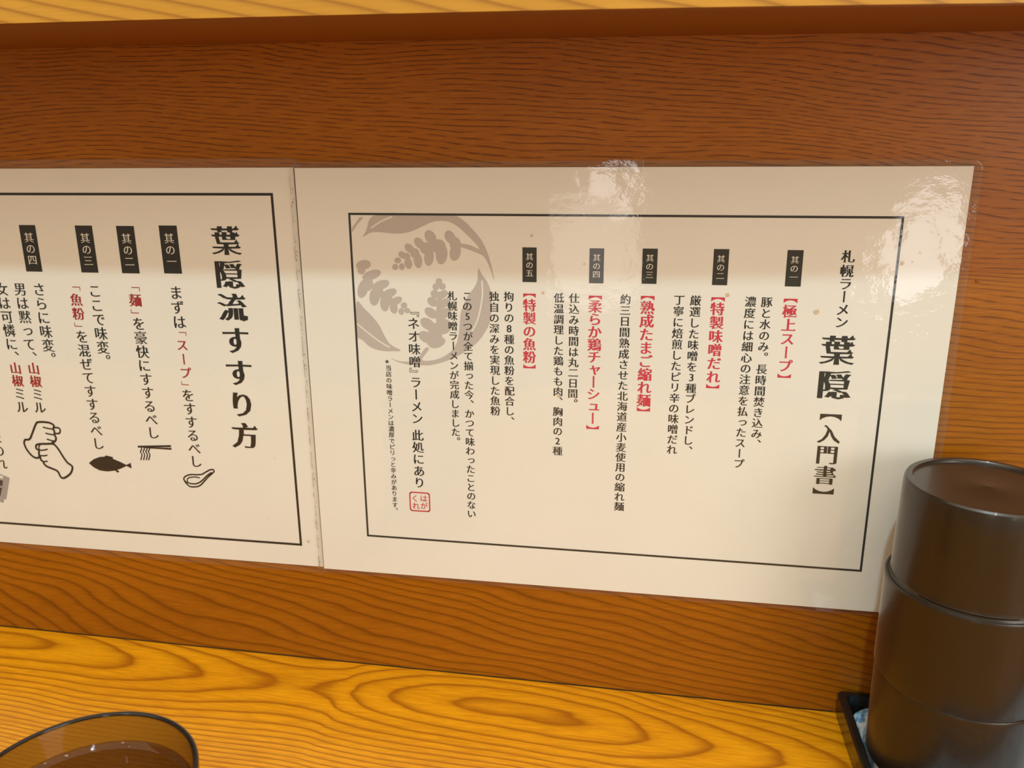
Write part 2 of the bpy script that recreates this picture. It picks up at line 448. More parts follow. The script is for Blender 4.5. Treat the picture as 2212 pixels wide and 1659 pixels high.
#        x-gain, y-gain, triangle, em stretch x
STY = {'t1': (0.046, -0.011, 0.095), 't1b': (0.034, -0.010, 0.085), 't2': (0.030, -0.006, 0.07), 'red': (0.034, -0.003, 0.065),
       'body': (0.021, -0.005, 0.06), 'body2': (0.018, -0.007, 0.06), 'note': (0.016, -0.002, 0.045),
       'lb': (0.022, -0.006, 0.06), 'lr': (0.032, -0.005, 0.06), 'badge': (0.012, -0.010, 0.055), 'seal': (0.006, 0.006, 0)}
def text_column(fl, st, text, x, zs, em):
    for ch, z in zip(text, zs):
        if ch == ' ': continue
        vs, fs = glyph(ch, st)
        for k, f in enumerate(fs):          # each facet a hair in front of the last, so overlaps stay clean
            b = len(fl.v); y = fl.y - 1.5e-7*(k % 150)
            for i in f: fl.v.append(((x+vs[i][0]*em)/1000, y, (z+vs[i][1]*em)/1000))
            fl.f.append(tuple(range(b, b+len(f))))

DATA = {"R":[["t2","札幌ラーメン",253.05,[172.0,165.7,160.0,154.3,148.5,142.8],5.84],["t1","葉隠",252.6,[129.9,113.9],14.86],["t1b","【入門書】",252.66,[98.2,90.1,79.9,69.7,61.7],10.21],["red","【極上スープ】",230.48,[151.9,147.2,140.9,134.5,128.2,121.9,117.2],6.36],["red","【特製味噌だれ】",198.84,[151.8,147.5,141.1,134.7,128.3,121.9,115.4,110.9],6.43],["red","【熟成たまご縮れ麺】",167.35,[151.7,147.3,141.0,134.6,128.2,121.8,115.4,109.0,102.6,98.2],6.67],["red","【柔らか鶏チャーシュー】",143.36,[151.3,147.3,141.2,135.1,129.0,123.0,116.9,110.8,104.7,98.6,92.5,88.0],6.56],["red","【特製の魚粉】",112.42,[151.6,147.1,140.8,134.5,128.2,121.9,117.3],6.4],["body","豚と水のみ。",220.25,[151.1,146.0,140.9,135.7,130.6,125.5],5.04],["body","長時間焚き込み、",220.24,[119.9,114.7,109.5,104.2,99.0,93.8,88.6,83.4],5.11],["body","濃度には細心の注意を払ったスープ",213.16,[151.1,145.9,140.7,135.5,130.3,125.1,120.0,114.8,109.6,104.4,99.2,94.0,88.8,83.6,78.4,73.2],5.09],["body","厳選した味噌を3種ブレンドし、",188.91,[151.1,145.9,140.7,135.5,130.3,125.1,119.9,114.7,109.5,104.4,99.2,94.0,88.8,83.6,78.4],5.09],["body","丁寧に焙煎したピリ辛の味噌だれ",181.57,[151.2,146.0,140.8,135.6,130.4,125.2,120.0,114.8,109.6,104.4,99.3,94.1,88.9,83.7,78.5],5.09],["body","約三日間熟成させた北海道産小麦使用の縮れ麺",157.28,[150.9,145.7,140.6,135.4,130.2,125.0,119.8,114.6,109.5,104.3,99.1,93.9,88.7,83.5,78.3,73.2,68.0,62.8,57.6,52.4,47.2],5.08],["body","仕込み時間は丸二日間。",133.51,[150.9,145.7,140.6,135.4,130.3,125.1,120.0,114.9,109.7,104.6,99.4],5.04],["body","低温調理した鶏もも肉、胸肉の2種",126.36,[150.9,145.8,140.7,135.7,130.6,125.5,120.5,115.4,110.3,105.2,100.2,95.1,90.0,85.0,79.9,74.8],4.97],["body","拘りの8種の魚粉を配合し、",102.59,[151.0,145.8,140.7,135.5,130.3,125.2,120.0,114.8,109.7,104.5,99.3,94.2,89.0],5.06],["body","独自の深みを実現した魚粉",95.45,[150.9,145.7,140.5,135.4,130.2,125.0,119.9,114.7,109.5,104.4,99.2,94.0],5.06],["body","この5つが全て揃った今、かつて味わったことのない",82.4,[150.7,145.8,140.9,136.0,131.1,126.2,121.3,116.4,111.5,106.6,101.7,96.8,91.9,87.0,82.1,77.2,72.3,67.4,62.5,57.6,52.7,47.8,42.9,38.0],4.9],["body","札幌味噌ラーメンが完成しました。",75.1,[150.7,145.8,140.9,136.0,131.1,126.2,121.2,116.3,111.4,106.5,101.6,96.6,91.7,86.8,81.9,77.0],4.82],["body2","『ネオ味噌』ラーメン",55.43,[141.2,136.7,130.3,123.9,117.5,113.2,107.0,100.7,94.4,88.1],6.25],["body2","此処にあり",55.36,[79.2,72.8,66.4,59.9,53.5],6.31],["note","※当店の味噌ラーメンは濃厚でピリっと辛みがあります。",41.67,[117.2,113.9,110.7,107.5,104.3,101.1,97.9,94.7,91.5,88.3,85.1,81.9,78.7,75.5,72.3,69.1,65.9,62.7,59.4,56.2,53.0,49.8,46.6,43.4,40.2,37.0],3.14]],"L":[["t1","葉隠流すすり方",-38.88,[175.4,158.9,142.2,125.1,108.0,90.9,73.8],15.58],["lb","まずは",-68.88,[149.0,141.4,133.8],7.56],["lr","「スープ」",-68.85,[127.6,121.7,114.2,106.8,101.2],6.61],["lb","をすするべし",-68.87,[94.6,87.2,79.8,72.4,65.0,57.6],7.41],["lr","「麺」",-92.14,[150.3,144.6,138.8],7.17],["lb","を豪快にすするべし",-91.89,[132.3,124.9,117.4,110.0,102.5,95.1,87.6,80.2,72.7],7.44],["lb","ここで味変。",-114.44,[149.0,141.5,134.0,126.5,119.0,111.5],7.49],["lr","「魚粉」",-125.86,[149.9,144.1,136.7,130.9],7.08],["lb","を混ぜてすするべし",-125.7,[124.5,117.0,109.6,102.1,94.6,87.2,79.7,72.3,64.8],7.46],["lb","さらに味変。",-146.6,[149.1,141.6,134.1,126.6,119.1,111.6],7.51],["lb","男は黙って、",-157.77,[149.0,141.6,134.2,126.8,119.4,111.9],7.42],["lr","山椒",-157.69,[106.0,98.8],7.15],["lb","ミル",-157.86,[91.4,84.0],7.49],["lb","女は可憐に、",-168.51,[148.8,141.4,134.0,126.6,119.2,111.8],7.4],["lr","山椒",-168.69,[105.8,98.7],7.11],["lb","ミル",-168.78,[91.4,83.8],7.58],["lb","まのれ",-188.6,[65.0,57.3,49.6],7.71]],"bR":[["其の一",227.4,234.2,158.35,174.46],["其の二",195.74,202.42,158.32,174.49],["其の三",164.28,171.03,158.3,174.29],["其の四",140.25,146.9,158.07,174.1],["其の五",109.12,115.78,158.0,174.13]],"bL":[["其の一",-74.08,-64.31,158.68,182.57],["其の二",-97.48,-87.65,158.39,182.19],["其の三",-120.46,-110.8,158.4,182.23],["其の四",-152.3,-142.91,158.39,182.24]],"seal":[[49.81,48.15],[60.7,48.24],[60.47,37.49],[49.5,37.28]],"sealc":[[57.24,44.86],[57.29,40.73],[52.63,44.62],[53.0,40.44]],"cres":{"leafA":[[32.13,178.08],[34.06,181.28],[36.37,186.96],[42.95,189.35],[56.77,190.82],[66.45,189.26],[73.25,189.99],[79.91,187.26],[85.1,182.68],[89.8,177.16],[92.82,170.65],[94.66,164.07],[95.65,158.39],[93.93,163.59],[92.06,167.81],[90.17,170.14],[85.85,171.96],[81.05,173.54],[79.84,173.76],[79.64,175.4],[84.46,174.76],[88.77,172.94],[86.89,175.72],[82.64,179.87],[78.38,183.55],[74.09,185.6],[70.23,185.9],[66.32,185.31],[61.37,183.17],[56.38,181.02],[51.41,179.94],[46.45,179.89],[40.51,180.4],[36.0,180.12]],"leafB":[[88.03,163.96],[89.78,161.14],[92.16,157.84],[93.71,154.04],[94.23,148.75],[94.16,143.89],[93.11,137.99],[90.57,132.99],[87.03,128.41],[81.96,124.24],[75.85,120.5],[69.2,117.73],[63.03,116.07],[56.88,115.85],[51.23,116.05],[46.63,117.17],[43.09,118.84],[47.68,117.47],[52.84,117.65],[57.01,119.33],[60.78,124.54],[62.8,124.11],[59.04,118.89],[62.6,118.25],[68.24,119.73],[73.39,122.94],[76.51,127.07],[77.89,132.11],[78.51,137.59],[79.13,142.53],[80.44,145.99],[82.51,150.42],[85.53,154.35],[87.55,158.23]],"leafC":[[26.99,146.44],[30.93,143.29],[34.83,139.39],[38.2,134.96],[40.52,129.98],[43.41,125.75],[48.44,123.02],[44.81,122.49],[38.6,122.53],[32.98,124.14],[29.0,127.59],[26.05,130.55]],"leafD":[[32.63,186.94],[29.71,184.08],[26.98,180.5],[26.98,182.17],[29.27,185.03],[30.89,187.16]]},"vein":[[[36.63,182.49],[41.77,185.59],[46.85,188.44]],[[89.73,158.03],[89.87,151.55],[88.52,143.75],[86.7,137.82],[83.62,132.29]],[[26.35,135.63],[32.82,130.76],[38.3,126.86],[42.58,124.45]]],"lobes":[[65.36,178.29,2.24,1.24,1.74,-3.04],[74.86,178.39,2.13,1.19,1.67,-2.9],[59.86,175.4,1.63,1.29,1.97,-2.33],[54.83,172.97,1.38,1.29,1.85,-1.83],[51.22,169.82,1.07,1.19,1.55,-1.27],[70.49,170.33,2.82,-0.2,-0.57,-4.75],[64.31,168.82,2.35,-0.16,-0.5,-4.05],[77.11,171.37,2.62,-0.41,-0.82,-3.98],[58.82,167.31,2.07,0.31,0.4,-3.7],[54.04,165.79,1.88,0.35,0.37,-2.6],[68.89,174.1,3.66,0.05,-0.1,-3.31],[77.21,175.14,2.67,0.03,-0.08,-3.3],[62.97,173.08,2.95,0.04,-0.1,-2.85],[57.46,170.63,2.23,0.03,-0.09,-2.39],[53.43,169.14,1.74,0.03,-0.07,-1.68],[48.86,167.15,1.65,0.03,-0.06,-1.44],[47.47,164.0,1.5,0.02,-0.07,-1.45],[50.73,164.2,1.39,0.26,0.23,-1.61],[31.62,164.71,3.78,0.69,0.29,-2.29],[35.42,159.91,4.75,1.71,0.67,-2.05],[39.73,155.11,4.36,1.59,0.68,-2.06],[43.59,151.02,3.98,1.85,0.81,-1.86],[46.97,147.4,3.06,1.75,0.89,-1.6],[30.72,153.21,2.44,-0.59,-1.52,-4.57],[36.38,149.38,2.63,-0.16,-0.62,-4.36],[41.31,146.03,2.29,0.25,0.15,-3.71],[45.8,144.16,1.92,0.37,0.38,-2.83],[30.45,162.02,2.03,0.03,-0.11,-1.95],[33.66,155.72,2.29,0.05,-0.19,-3.45],[38.53,151.4,2.54,0.06,-0.15,-2.96],[43.45,148.06,2.03,0.05,-0.13,-2.72],[51.04,145.52,1.62,0.04,-0.06,-1.49],[49.54,142.51,1.42,0.04,-0.07,-1.69],[52.6,142.94,1.5,-0.5,-0.5,-1.22],[68.78,157.39,1.63,0.03,-0.05,-1.6],[67.22,154.94,1.69,0.03,-0.05,-1.65],[70.44,155.1,1.68,0.03,-0.05,-1.65],[66.7,151.28,1.92,-1.3,-1.14,-1.54],[70.68,151.37,2.07,1.44,0.98,-1.41],[65.34,147.58,2.32,-1.58,-1.26,-1.72],[71.05,146.99,2.41,1.68,1.15,-1.66],[64.41,142.15,2.89,-1.97,-1.36,-1.86],[70.4,141.81,3.89,1.87,0.95,-2.12],[62.46,136.65,3.23,-2.19,-1.58,-2.17],[70.22,135.62,4.04,1.56,1.19,-3.48],[61.48,130.11,3.44,-1.9,-1.4,-2.31],[66.96,127.52,4.08,1.59,0.79,-2.34],[68.59,139.79,1.75,0.05,-0.39,-12.98],[66.15,133.76,3.52,0.1,-0.11,-3.51],[64.71,128.2,3.04,0.1,-0.1,-3.03]],"ill":{"spoon":[[[[-66.04,50.34],[-63.11,52.15],[-61.21,53.18],[-59.4,53.43],[-58.93,52.53],[-60.0,51.27],[-62.76,48.97],[-66.02,45.57],[-68.42,43.49],[-71.03,42.75],[-73.93,42.71],[-75.59,43.9],[-76.94,45.83],[-77.11,47.4],[-75.71,48.77],[-72.7,49.8],[-69.1,49.88],[-66.04,50.34]],0.5],[[[-76.91,46.12],[-75.46,44.99],[-72.63,44.45],[-69.71,44.77],[-66.62,46.6],[-63.4,49.65],[-60.68,51.58]],0.5],[[[-75.03,45.52],[-75.23,46.79],[-74.02,47.87],[-71.43,48.45],[-69.27,48.44],[-67.87,48.17]],0.4]],"hands":[[[[-153.93,63.49],[-151.98,64.82],[-151.04,66.5],[-151.55,68.51],[-151.41,70.54],[-151.77,72.14],[-151.05,73.8],[-152.74,75.13],[-156.07,75.65],[-160.39,75.45],[-161.86,74.49],[-163.68,71.56],[-165.59,68.2],[-167.14,65.67],[-168.61,64.78],[-170.36,64.68],[-171.42,62.99],[-171.13,60.53],[-170.06,58.11],[-168.32,55.72],[-166.38,54.37],[-164.66,54.26],[-163.45,54.95],[-163.33,56.82],[-162.95,58.9],[-164.15,59.46],[-164.53,60.47],[-163.92,61.94],[-162.75,62.41],[-160.97,62.71],[-157.48,62.9],[-153.57,63.1],[-151.68,61.56],[-150.01,58.78],[-148.41,55.58],[-146.37,52.39],[-144.45,51.05],[-143.82,49.64],[-145.19,46.65],[-147.72,44.42],[-150.56,42.99],[-152.17,43.73],[-153.05,46.19],[-154.15,47.38],[-157.0,48.46],[-159.85,49.54],[-161.31,51.13],[-161.34,52.16],[-162.69,53.13],[-162.83,54.78],[-163.12,55.59]],0.75],[[[-157.82,72.58],[-154.99,72.07],[-151.86,71.65]],0.5],[[[-156.93,69.13],[-154.3,68.69],[-151.35,68.43]],0.5],[[[-156.63,65.72],[-154.51,65.1],[-152.42,64.71]],0.5],[[[-150.61,72.69],[-148.47,72.71],[-147.64,71.34],[-148.59,69.55],[-150.77,69.28]],0.6],[[[-157.61,59.73],[-159.87,59.15],[-162.48,59.14],[-162.58,60.98],[-161.44,62.48]],0.5],[[[-158.45,56.18],[-160.48,55.73],[-163.08,55.8]],0.5],[[[-158.87,52.64],[-160.68,52.2],[-161.58,52.02]],0.5],[[[-153.35,64.34],[-153.35,63.11]],0.9]],"noodles":[[[[-100.6,64.55],[-99.92,63.17],[-100.91,61.35],[-100.27,59.61],[-101.34,56.7]],0.38],[[[-98.99,64.64],[-98.31,63.26],[-99.29,61.44],[-98.66,59.7],[-99.72,56.79]],0.38],[[[-97.38,64.72],[-96.7,63.35],[-97.68,61.52],[-97.04,59.79],[-98.1,56.88]],0.38],[[[-95.92,64.8],[-95.23,63.42],[-96.21,61.6],[-95.57,59.87],[-96.63,56.97]],0.38]]},"sticks":[[[-102.03,64.76],[-82.53,66.14],[-82.31,65.03],[-102.18,63.69]],[[-99.06,64.14],[-82.23,64.54],[-82.36,63.48],[-98.98,63.65]]],"fish":[[[-133.24,52.96],[-129.85,55.46],[-125.88,56.98],[-123.23,57.27],[-122.0,58.05],[-118.03,57.34],[-118.18,56.33],[-114.33,54.9],[-110.52,53.17],[-107.74,54.55],[-107.61,51.33],[-110.53,52.6],[-114.19,50.8],[-116.55,49.94],[-115.34,49.07],[-116.58,48.2],[-117.74,49.44],[-122.7,48.64],[-127.13,48.96],[-130.62,50.57]]],"news":[[[-193.55,43.79],[-190.97,43.31],[-184.71,41.14],[-189.57,27.58],[-196.47,29.08]],[[-196.56,28.64],[-190.89,27.71],[-191.72,25.28],[-196.91,26.89]],[[-194.32,39.93],[-189.33,39.16],[-190.32,35.69],[-195.0,36.47]],[[-195.43,34.3],[-190.67,34.82],[-192.78,29.53],[-196.21,30.39]],[[-193.76,42.72],[-188.78,41.96],[-189.07,40.46],[-194.15,40.79]]],"spots":[[202.9,153.89,0.9],[241.91,147.21,1.1],[113.53,179.57,0.7],[118.83,153.13,0.7],[137.96,166.91,0.5],[126.52,103.03,0.7],[275.38,169.29,1.0],[282.19,173.99,0.5],[279.47,169.96,0.5]],"bordR":[[25.3,189.25],[274.43,189.43],[273.71,20.62],[25.49,21.45]],"bordL":[[-12.18,198.32],[-12.11,12.14],[-160.4,198.61],[-197.19,11.7]],"paperL":[[-0.29,209.94],[-0.17,0.74],[-158.05,210.53],[-199.54,-0.23]],"pouch":[[-6.89,157.54],[303.37,198.45],[144.78,212.77],[186.15,-2.3],[3.62,213.74],[-80.6,214.84],[-27.88,-4.05]]}

# ================================================================== the place
floor = bmobj('floor', box_bm(-2.2, 2.4, -2.6, 1.2, -0.86, -0.83), M_FLOOR); floor['kind'] = 'structure'

# ------------------------------------------------------------------ counter
ctr = empty('counter', (0, 0, -0.83), 'wooden noodle-bar counter with upright back board and overhanging upper ledge', 'counter')
CO = Vector((0, 0, 0.83))
def child_off(o): o.location = CO; return o
child_off(bmobj('countertop', box_bm(-0.9, 1.1, -0.56, 0.0, ZC-0.035, ZC, 0.0008), M_COUNTER, ctr, label='golden brown countertop with looping grain'))
child_off(bmobj('back_panel', box_bm(-0.9, 1.1, 0.0, 0.022, ZC-0.035, 0.2655), M_PANEL, ctr, label='darker brown upright board with fine dashed grain'))
child_off(bmobj('front_panel', box_bm(-0.9, 1.1, -0.36, -0.33, -0.83, ZC-0.035), M_SOFFIT, ctr))
child_off(bmobj('sealant_line', box_bm(-0.9, 0.2692, -0.0004, 0.0, ZC, ZC+0.00035), M_SEALANT, ctr, label='thin grimy sealant line in the joint'))
# upper ledge: pale grained nosing in front, dark varnished underside
def ledge_z(x): return 0.2652 - 0.0006*((x-0.03)/0.18)**2*0.6 - 0.004*(x-0.03)*0.5
def ledge_y(x): return -0.0722 + 0.016*max(0.0, (x-0.08))**2*8 - (0.0 if x > -0.02 else 0.0)
def ledge_strip(y0f, y1f, h0, h1, name, mat, parent, label):
    n = 60; vs = []; fs = []
    for i in range(n+1):
        x = -0.9 + 2.0*i/n
        xx = max(-0.18, min(0.34, x)); zb = ledge_z(xx)
        a, b = y0f(xx), y1f(xx)
        vs += [(x, a, zb+h0), (x, b, zb+h0), (x, b, zb+h1), (x, a, zb+h1)]
    for i in range(n):
        for k in range(4):
            k2 = (k+1) % 4
            fs.append((4*i+k, 4*i+k2, 4*i+4+k2, 4*i+4+k))
    fs += [(3, 2, 1, 0), (4*n, 4*n+1, 4*n+2, 4*n+3)]
    o = mesh(name, vs, fs, mat, parent, label=label)
    bm = bmesh.new(); bm.from_mesh(o.data); bmesh.ops.recalc_face_normals(bm, faces=bm.faces); bm.to_mesh(o.data); bm.free()
    return o
led = child_off(ledge_strip(ledge_y, lambda x: 0.25, 0.0005, 0.045, 'upper_ledge', M_LEDGE, ctr, 'pale golden front edge of the ledge above'))
und = ledge_strip(lambda x: ledge_y(x)+0.0010, lambda x: 0.24, 0.0, 0.0005, 'underside_board', M_SOFFIT, led, 'smooth dark brown underside of the ledge')
child_off(bmobj('nail_hole', box_bm(0.3052, 0.3070, -0.0002, 0.001, 0.1630, 0.1650, 0.0004), M_SOFFIT, ctr))

# ------------------------------------------------------------------ laminated sheets
def rounded(x0, x1, z0, z1, r, n=8):
    pts = []
    for cx, cz, a0 in ((x1-r, z1-r, 0), (x0+r, z1-r, 90), (x0+r, z0+r, 180), (x1-r, z0+r, 270)):
        for k in range(n+1):
            a = math.radians(a0 + 90*k/n); pts.append((cx+r*math.cos(a), cz+r*math.sin(a)))
    return pts
def pouch(x0, x1, z0, z1, parent, label=None):
    pts = rounded(x0, x1, z0, z1, 5.0)
    n = len(pts); yb, yf = -0.00005, -0.00088
    vs = [(p[0]/1000, yb, p[1]/1000) for p in pts] + [(p[0]/1000, yf, p[1]/1000) for p in pts]
    fs = [tuple(range(n, 2*n)), tuple(range(n-1, -1, -1))]
    for i in range(n):
        j = (i+1) % n; fs.append((i, j, n+j, n+i))
    o = mesh('laminate_film', vs, fs, M_FILM, parent)
    bm = bmesh.new(); bm.from_mesh(o.data); bmesh.ops.recalc_face_normals(bm, faces=bm.faces)
    ed = [e for e in bm.edges if all(abs(v.co.y-yf) < 1e-6 for v in e.verts)]
    bmesh.ops.bevel(bm, geom=ed, offset=0.0004, segments=3, profile=0.5, affect='EDGES')
    bm.to_mesh(o.data); bm.free()
    return o
def border(x0, x1, z0, z1, w, mat, parent):
    f = Flat(1)
    f.rect(x0, x1, z1-w, z1); f.rect(x0, x1, z0, z0+w); f.rect(x0, x0+w, z0+w, z1-w); f.rect(x1-w, x1, z0+w, z1-w)
    return f.build('border_frame', mat, parent)
def badge(t, x0, x1, z0, z1, mat, parent, em):
    f = Flat(1); f.rect(x0, x1, z0, z1); b = f.build('number_badge', mat, parent)
    g = Flat(2); c = (x0+x1)/2; m = (z0+z1)/2
    text_column(g, 'badge', t, c, [m+em*1.02, m-0.02*em, m-1.06*em], em)
    g.build('badge_text', M_PALE, b)

# right-hand sheet
rs = empty('laminated_menu_sheet', (0, -0.0012, 0), 'laminated cream sheet with five red headings, a pale leaf crest and a red seal', 'menu sheet', rot=(0, -0.006024, 0))
mesh_paper = lambda x0, x1, z0, z1, par: bmobj('paper', box_bm(x0/1000, x1/1000, -0.00045, -0.00025, z0/1000, z1/1000), M_PAPER, par)
mesh_paper(0, 299, 0, 210, rs)
pouch(-2.9, 302.7, -2.2, 212.9, rs)
border(25.4, 274.1, 21.0, 189.35, 1.05, M_INKR, rs)
for t, x0, x1, z0, z1 in DATA['bR']: badge(t, x0, x1, z0, z1, M_INKR, rs, 3.65)
NAME = {'t1': 'title_text', 't1b': 'title_text', 't2': 'title_text', 'red': 'heading_text', 'body': 'body_text', 'body2': 'closing_text', 'note': 'footnote_text', 'lb': 'body_text', 'lr': 'highlight_text'}
for st, t, x, zs, em in DATA['R']:
    f = Flat(2); text_column(f, st, t, x, zs, em)
    f.build(NAME[st], M_RED if st == 'red' else (M_INKR if st in ('t1', 't1b') else M_INK), rs)
# crest watermark
cl = lambda p: (max(p[0], 26.5), min(p[1], 188.25))
f = Flat(1)
for k, pts in DATA['cres'].items(): f.poly([cl(p) for p in catmull(pts, True, 4)])
for cx, cz, ux, uz, vx, vz in DATA['lobes']:
    f.poly([cl((cx+ux*math.cos(a)+vx*math.sin(a), cz+uz*math.cos(a)+vz*math.sin(a))) for a in [2*math.pi*k/18 for k in range(18)]])
crest = f.build('leaf_crest', M_CREST, rs, 'pale mauve round crest of leaves and berries')
for pts in DATA['vein']:
    f = Flat(1.5); f.stroke([(max(p[0], 26.9), min(p[1], 187.6)) for p in pts], 0.75)
    f.build('leaf_vein', M_PALE, crest)
# red seal stamp
q = DATA['seal']; x0, x1 = (q[0][0]+q[3][0])/2, (q[1][0]+q[2][0])/2; z1, z0 = (q[0][1]+q[1][1])/2, (q[2][1]+q[3][1])/2
f = Flat(2); f.stroke(rounded(x0+.3, x1-.3, z0+.3, z1-.3, 1.3, 3), 0.62, True)
for ch, p in zip('はがくれ', DATA['sealc']): text_column(f, 'seal', ch, p[0], [p[1]], 4.1)
f.build('seal_stamp', M_SEAL, rs, 'small red square seal stamp')
for x, z, r in DATA['spots']:
    f = Flat(2.5); f.disc(x, z, r, 12, 0.22); f.build('soup_stain', M_STAIN, rs)
# grime trapped along the overlap with the left sheet
f = Flat(5)
z = 206.0
while z > 2:
    z -= random.uniform(0.6, 3.4)
    if random.random() < 0.75:
        x = -2.35 + abs(random.gauss(0, 0.45)); r = random.uniform(0.08, 0.26)
        f.poly([(x-r, z-r*2.4), (x+r*.7, z-r*.8), (x+r, z+r*1.7), (x-r*.6, z+r*2.6)])
z = 207.0
while z > 3:
    L = random.uniform(1.0, 9.0); z -= L + random.uniform(0.0, 5.0)
    f.stroke([(-2.62 + random.uniform(-.10, .16), z + L*k/4) for k in range(5)], random.uniform(0.10, 0.30))
f.disc(-1.9, 194.0, 0.42, 10, 0.2)
f.build('grime', M_GRIME, rs, 'dark specks of grime trapped along the left edge')

# left-hand sheet (behind the right one where they overlap)
ls = empty('laminated_menu_sheet', (0, -0.00010, 0), 'laminated cream sheet with drawings of spoon, noodles, fish and hands under its columns', 'menu sheet', rot=(0, -0.00728, 0))
mesh_paper(-297.4, -0.75, 0.3, 210.2, ls)
pouch(-301, 3.3, -3.4, 214.6, ls)
border(-285.5, -12.1, 12.0, 198.4, 1.28, M_INK, ls)
for t, x0, x1, z0, z1 in DATA['bL']: badge(t, x0, x1, z0, z1, M_INK, ls, 5.5)
for st, t, x, zs, em in DATA['L']:
    f = Flat(2); text_column(f, st, t, x, zs, em); f.build(NAME[st], M_DRED if st == 'lr' else M_INK, ls)
for k, nm in (('spoon', 'spoon_drawing'), ('hands', 'hands_drawing')):
    f = Flat(2)
    for pts, w in DATA['ill'][k]: f.stroke(pts, w*1.55)
    f.build(nm, M_INK, ls)
f = Flat(2)
for pts, w in DATA['ill']['noodles']: f.stroke(pts, w*1.7)
for pts in DATA['sticks']: f.poly(pts)
f.build('noodles_drawing', M_INK, ls)
f = Flat(2); f.poly(DATA['fish'][0]); f.build('fish_drawing', M_INK, ls)
f = Flat(2); f.poly(DATA['news'][0]); f.poly(DATA['news'][1]); nw = f.build('packet_drawing', M_GREYA, ls, 'grey printed picture at the left edge')
f = Flat(2.5); f.poly(DATA['news'][2]); f.poly(DATA['news'][3]); f.build('dark_print', M_GREYB, nw)
f = Flat(2.5); f.poly(DATA['news'][4]); f.build('light_print', M_PALE, nw)
for x, z, r in ((-8.4, 15.0, 0.8), (-30.5, 27.0, 0.25), (-23.5, 62.0, 0.3)):
    f = Flat(2.5); f.disc(x, z, r, 12, 0.2); f.build('soup_stain', M_STAIN, ls)

# scrap of clear tape over the top edge of the right-hand sheet
tp = bmobj('clear_tape', box_bm(0.1462, 0.1620, -0.00265, -0.00225, 0.2085, 0.2142, 0.0001), M_TAPE)
tp['label'] = 'small clear tape strip over the top edge of the sheet with the leaf crest'; tp['category'] = 'tape'

# ------------------------------------------------------------------ cups
H = 0.0890
def cup_profile():
    # mouth down at z = 0, foot up at z = H ; outside going up, across the foot, inside going down
    o = [(0.03330, 0.0003), (0.03350, 0.0010), (0.03365, 0.0200), (0.03395, 0.0415), (0.03405, 0.0438), (0.03400, 0.0445), (0.03375, 0.0449),
         (0.03290, 0.0449), (0.03260, 0.0446), (0.03235, 0.0450), (0.03185, 0.0464), (0.03172, 0.0480), (0.03175, 0.0600), (0.03165, 0.0780), (0.03150, 0.0868), (0.03120, 0.0882), (0.03060, H),
         (0.02830, H), (0.02790, H-0.0005), (0.02760, H-0.0013), (0.0200, H-0.0014), (0.0030, H-0.0014), (0.0016, H-0.0011), (0.00001, H-0.0010)]
    i = [(0.00001, H-0.0034), (0.0270, H-0.0034), (0.0292, H-0.0044), (0.0300, H-0.0065), (0.03015, 0.0480), (0.03030, 0.0470), (0.03200, 0.0464), (0.03222, 0.0450), (0.03215, 0.0200), (0.03210, 0.0010), (0.03230, 0.0002), (0.03280, 0.0), (0.03330, 0.0003)]
    return o, i
def make_cup(loc, upright, scale, label, group, mat):
    o, i = cup_profile()
    e = empty('tumbler', loc, label, 'cup', group)
    def part(name, prof, lb=None):
        if upright: prof = [(r*scale, (H-z)*scale) for r, z in prof]
        else: prof = [(r*scale, z*scale) for r, z in prof]
        vs, fs = lathe(prof, 128)
        ob = mesh(name, vs, fs, mat, e, True, lb)
        bm = bmesh.new(); bm.from_mesh(ob.data)
        bmesh.ops.remove_doubles(bm, verts=bm.verts, dist=1e-6); bmesh.ops.recalc_face_normals(bm, faces=bm.faces)
        bm.to_mesh(ob.data); bm.free()
        for p in ob.data.polygons: p.use_smooth = True
        md = ob.modifiers.new('edge', 'EDGE_SPLIT'); md.split_angle = math.radians(32)
        return ob
    # body: wide mouth section, shoulder and narrow foot section as one closed wall
    foot_out = o[15:]; foot_in = i[:4]
    part('body', o[:16] + [(0.0300, H-0.0065)] + i[4:])
    part('foot', [(0.0300, H-0.0065)] + [o[15]] + foot_out[1:] + foot_in, 'recessed round foot')
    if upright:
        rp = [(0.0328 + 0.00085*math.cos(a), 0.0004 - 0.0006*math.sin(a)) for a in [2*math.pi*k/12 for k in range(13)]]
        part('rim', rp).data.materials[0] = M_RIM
    return e
CX, CY = 0.3070, -0.0424
make_cup((CX+0.0004, CY-0.0003, ZC+0.0125), False, 0.985, 'lower brown plastic tumbler, upside down on the blue cloth in the tray', 'stacked brown tumblers', M_CUP)
make_cup((CX, CY, ZC+0.0125+0.0437), False, 1.0, 'topmost brown plastic tumbler, upside down with its round foot facing up', 'stacked brown tumblers', M_CUP)
make_cup((0.0036, -0.2019, ZC), True, 1.035, 'see-through brown tumbler of water standing upright alone on the bare countertop', None, M_GLASS)

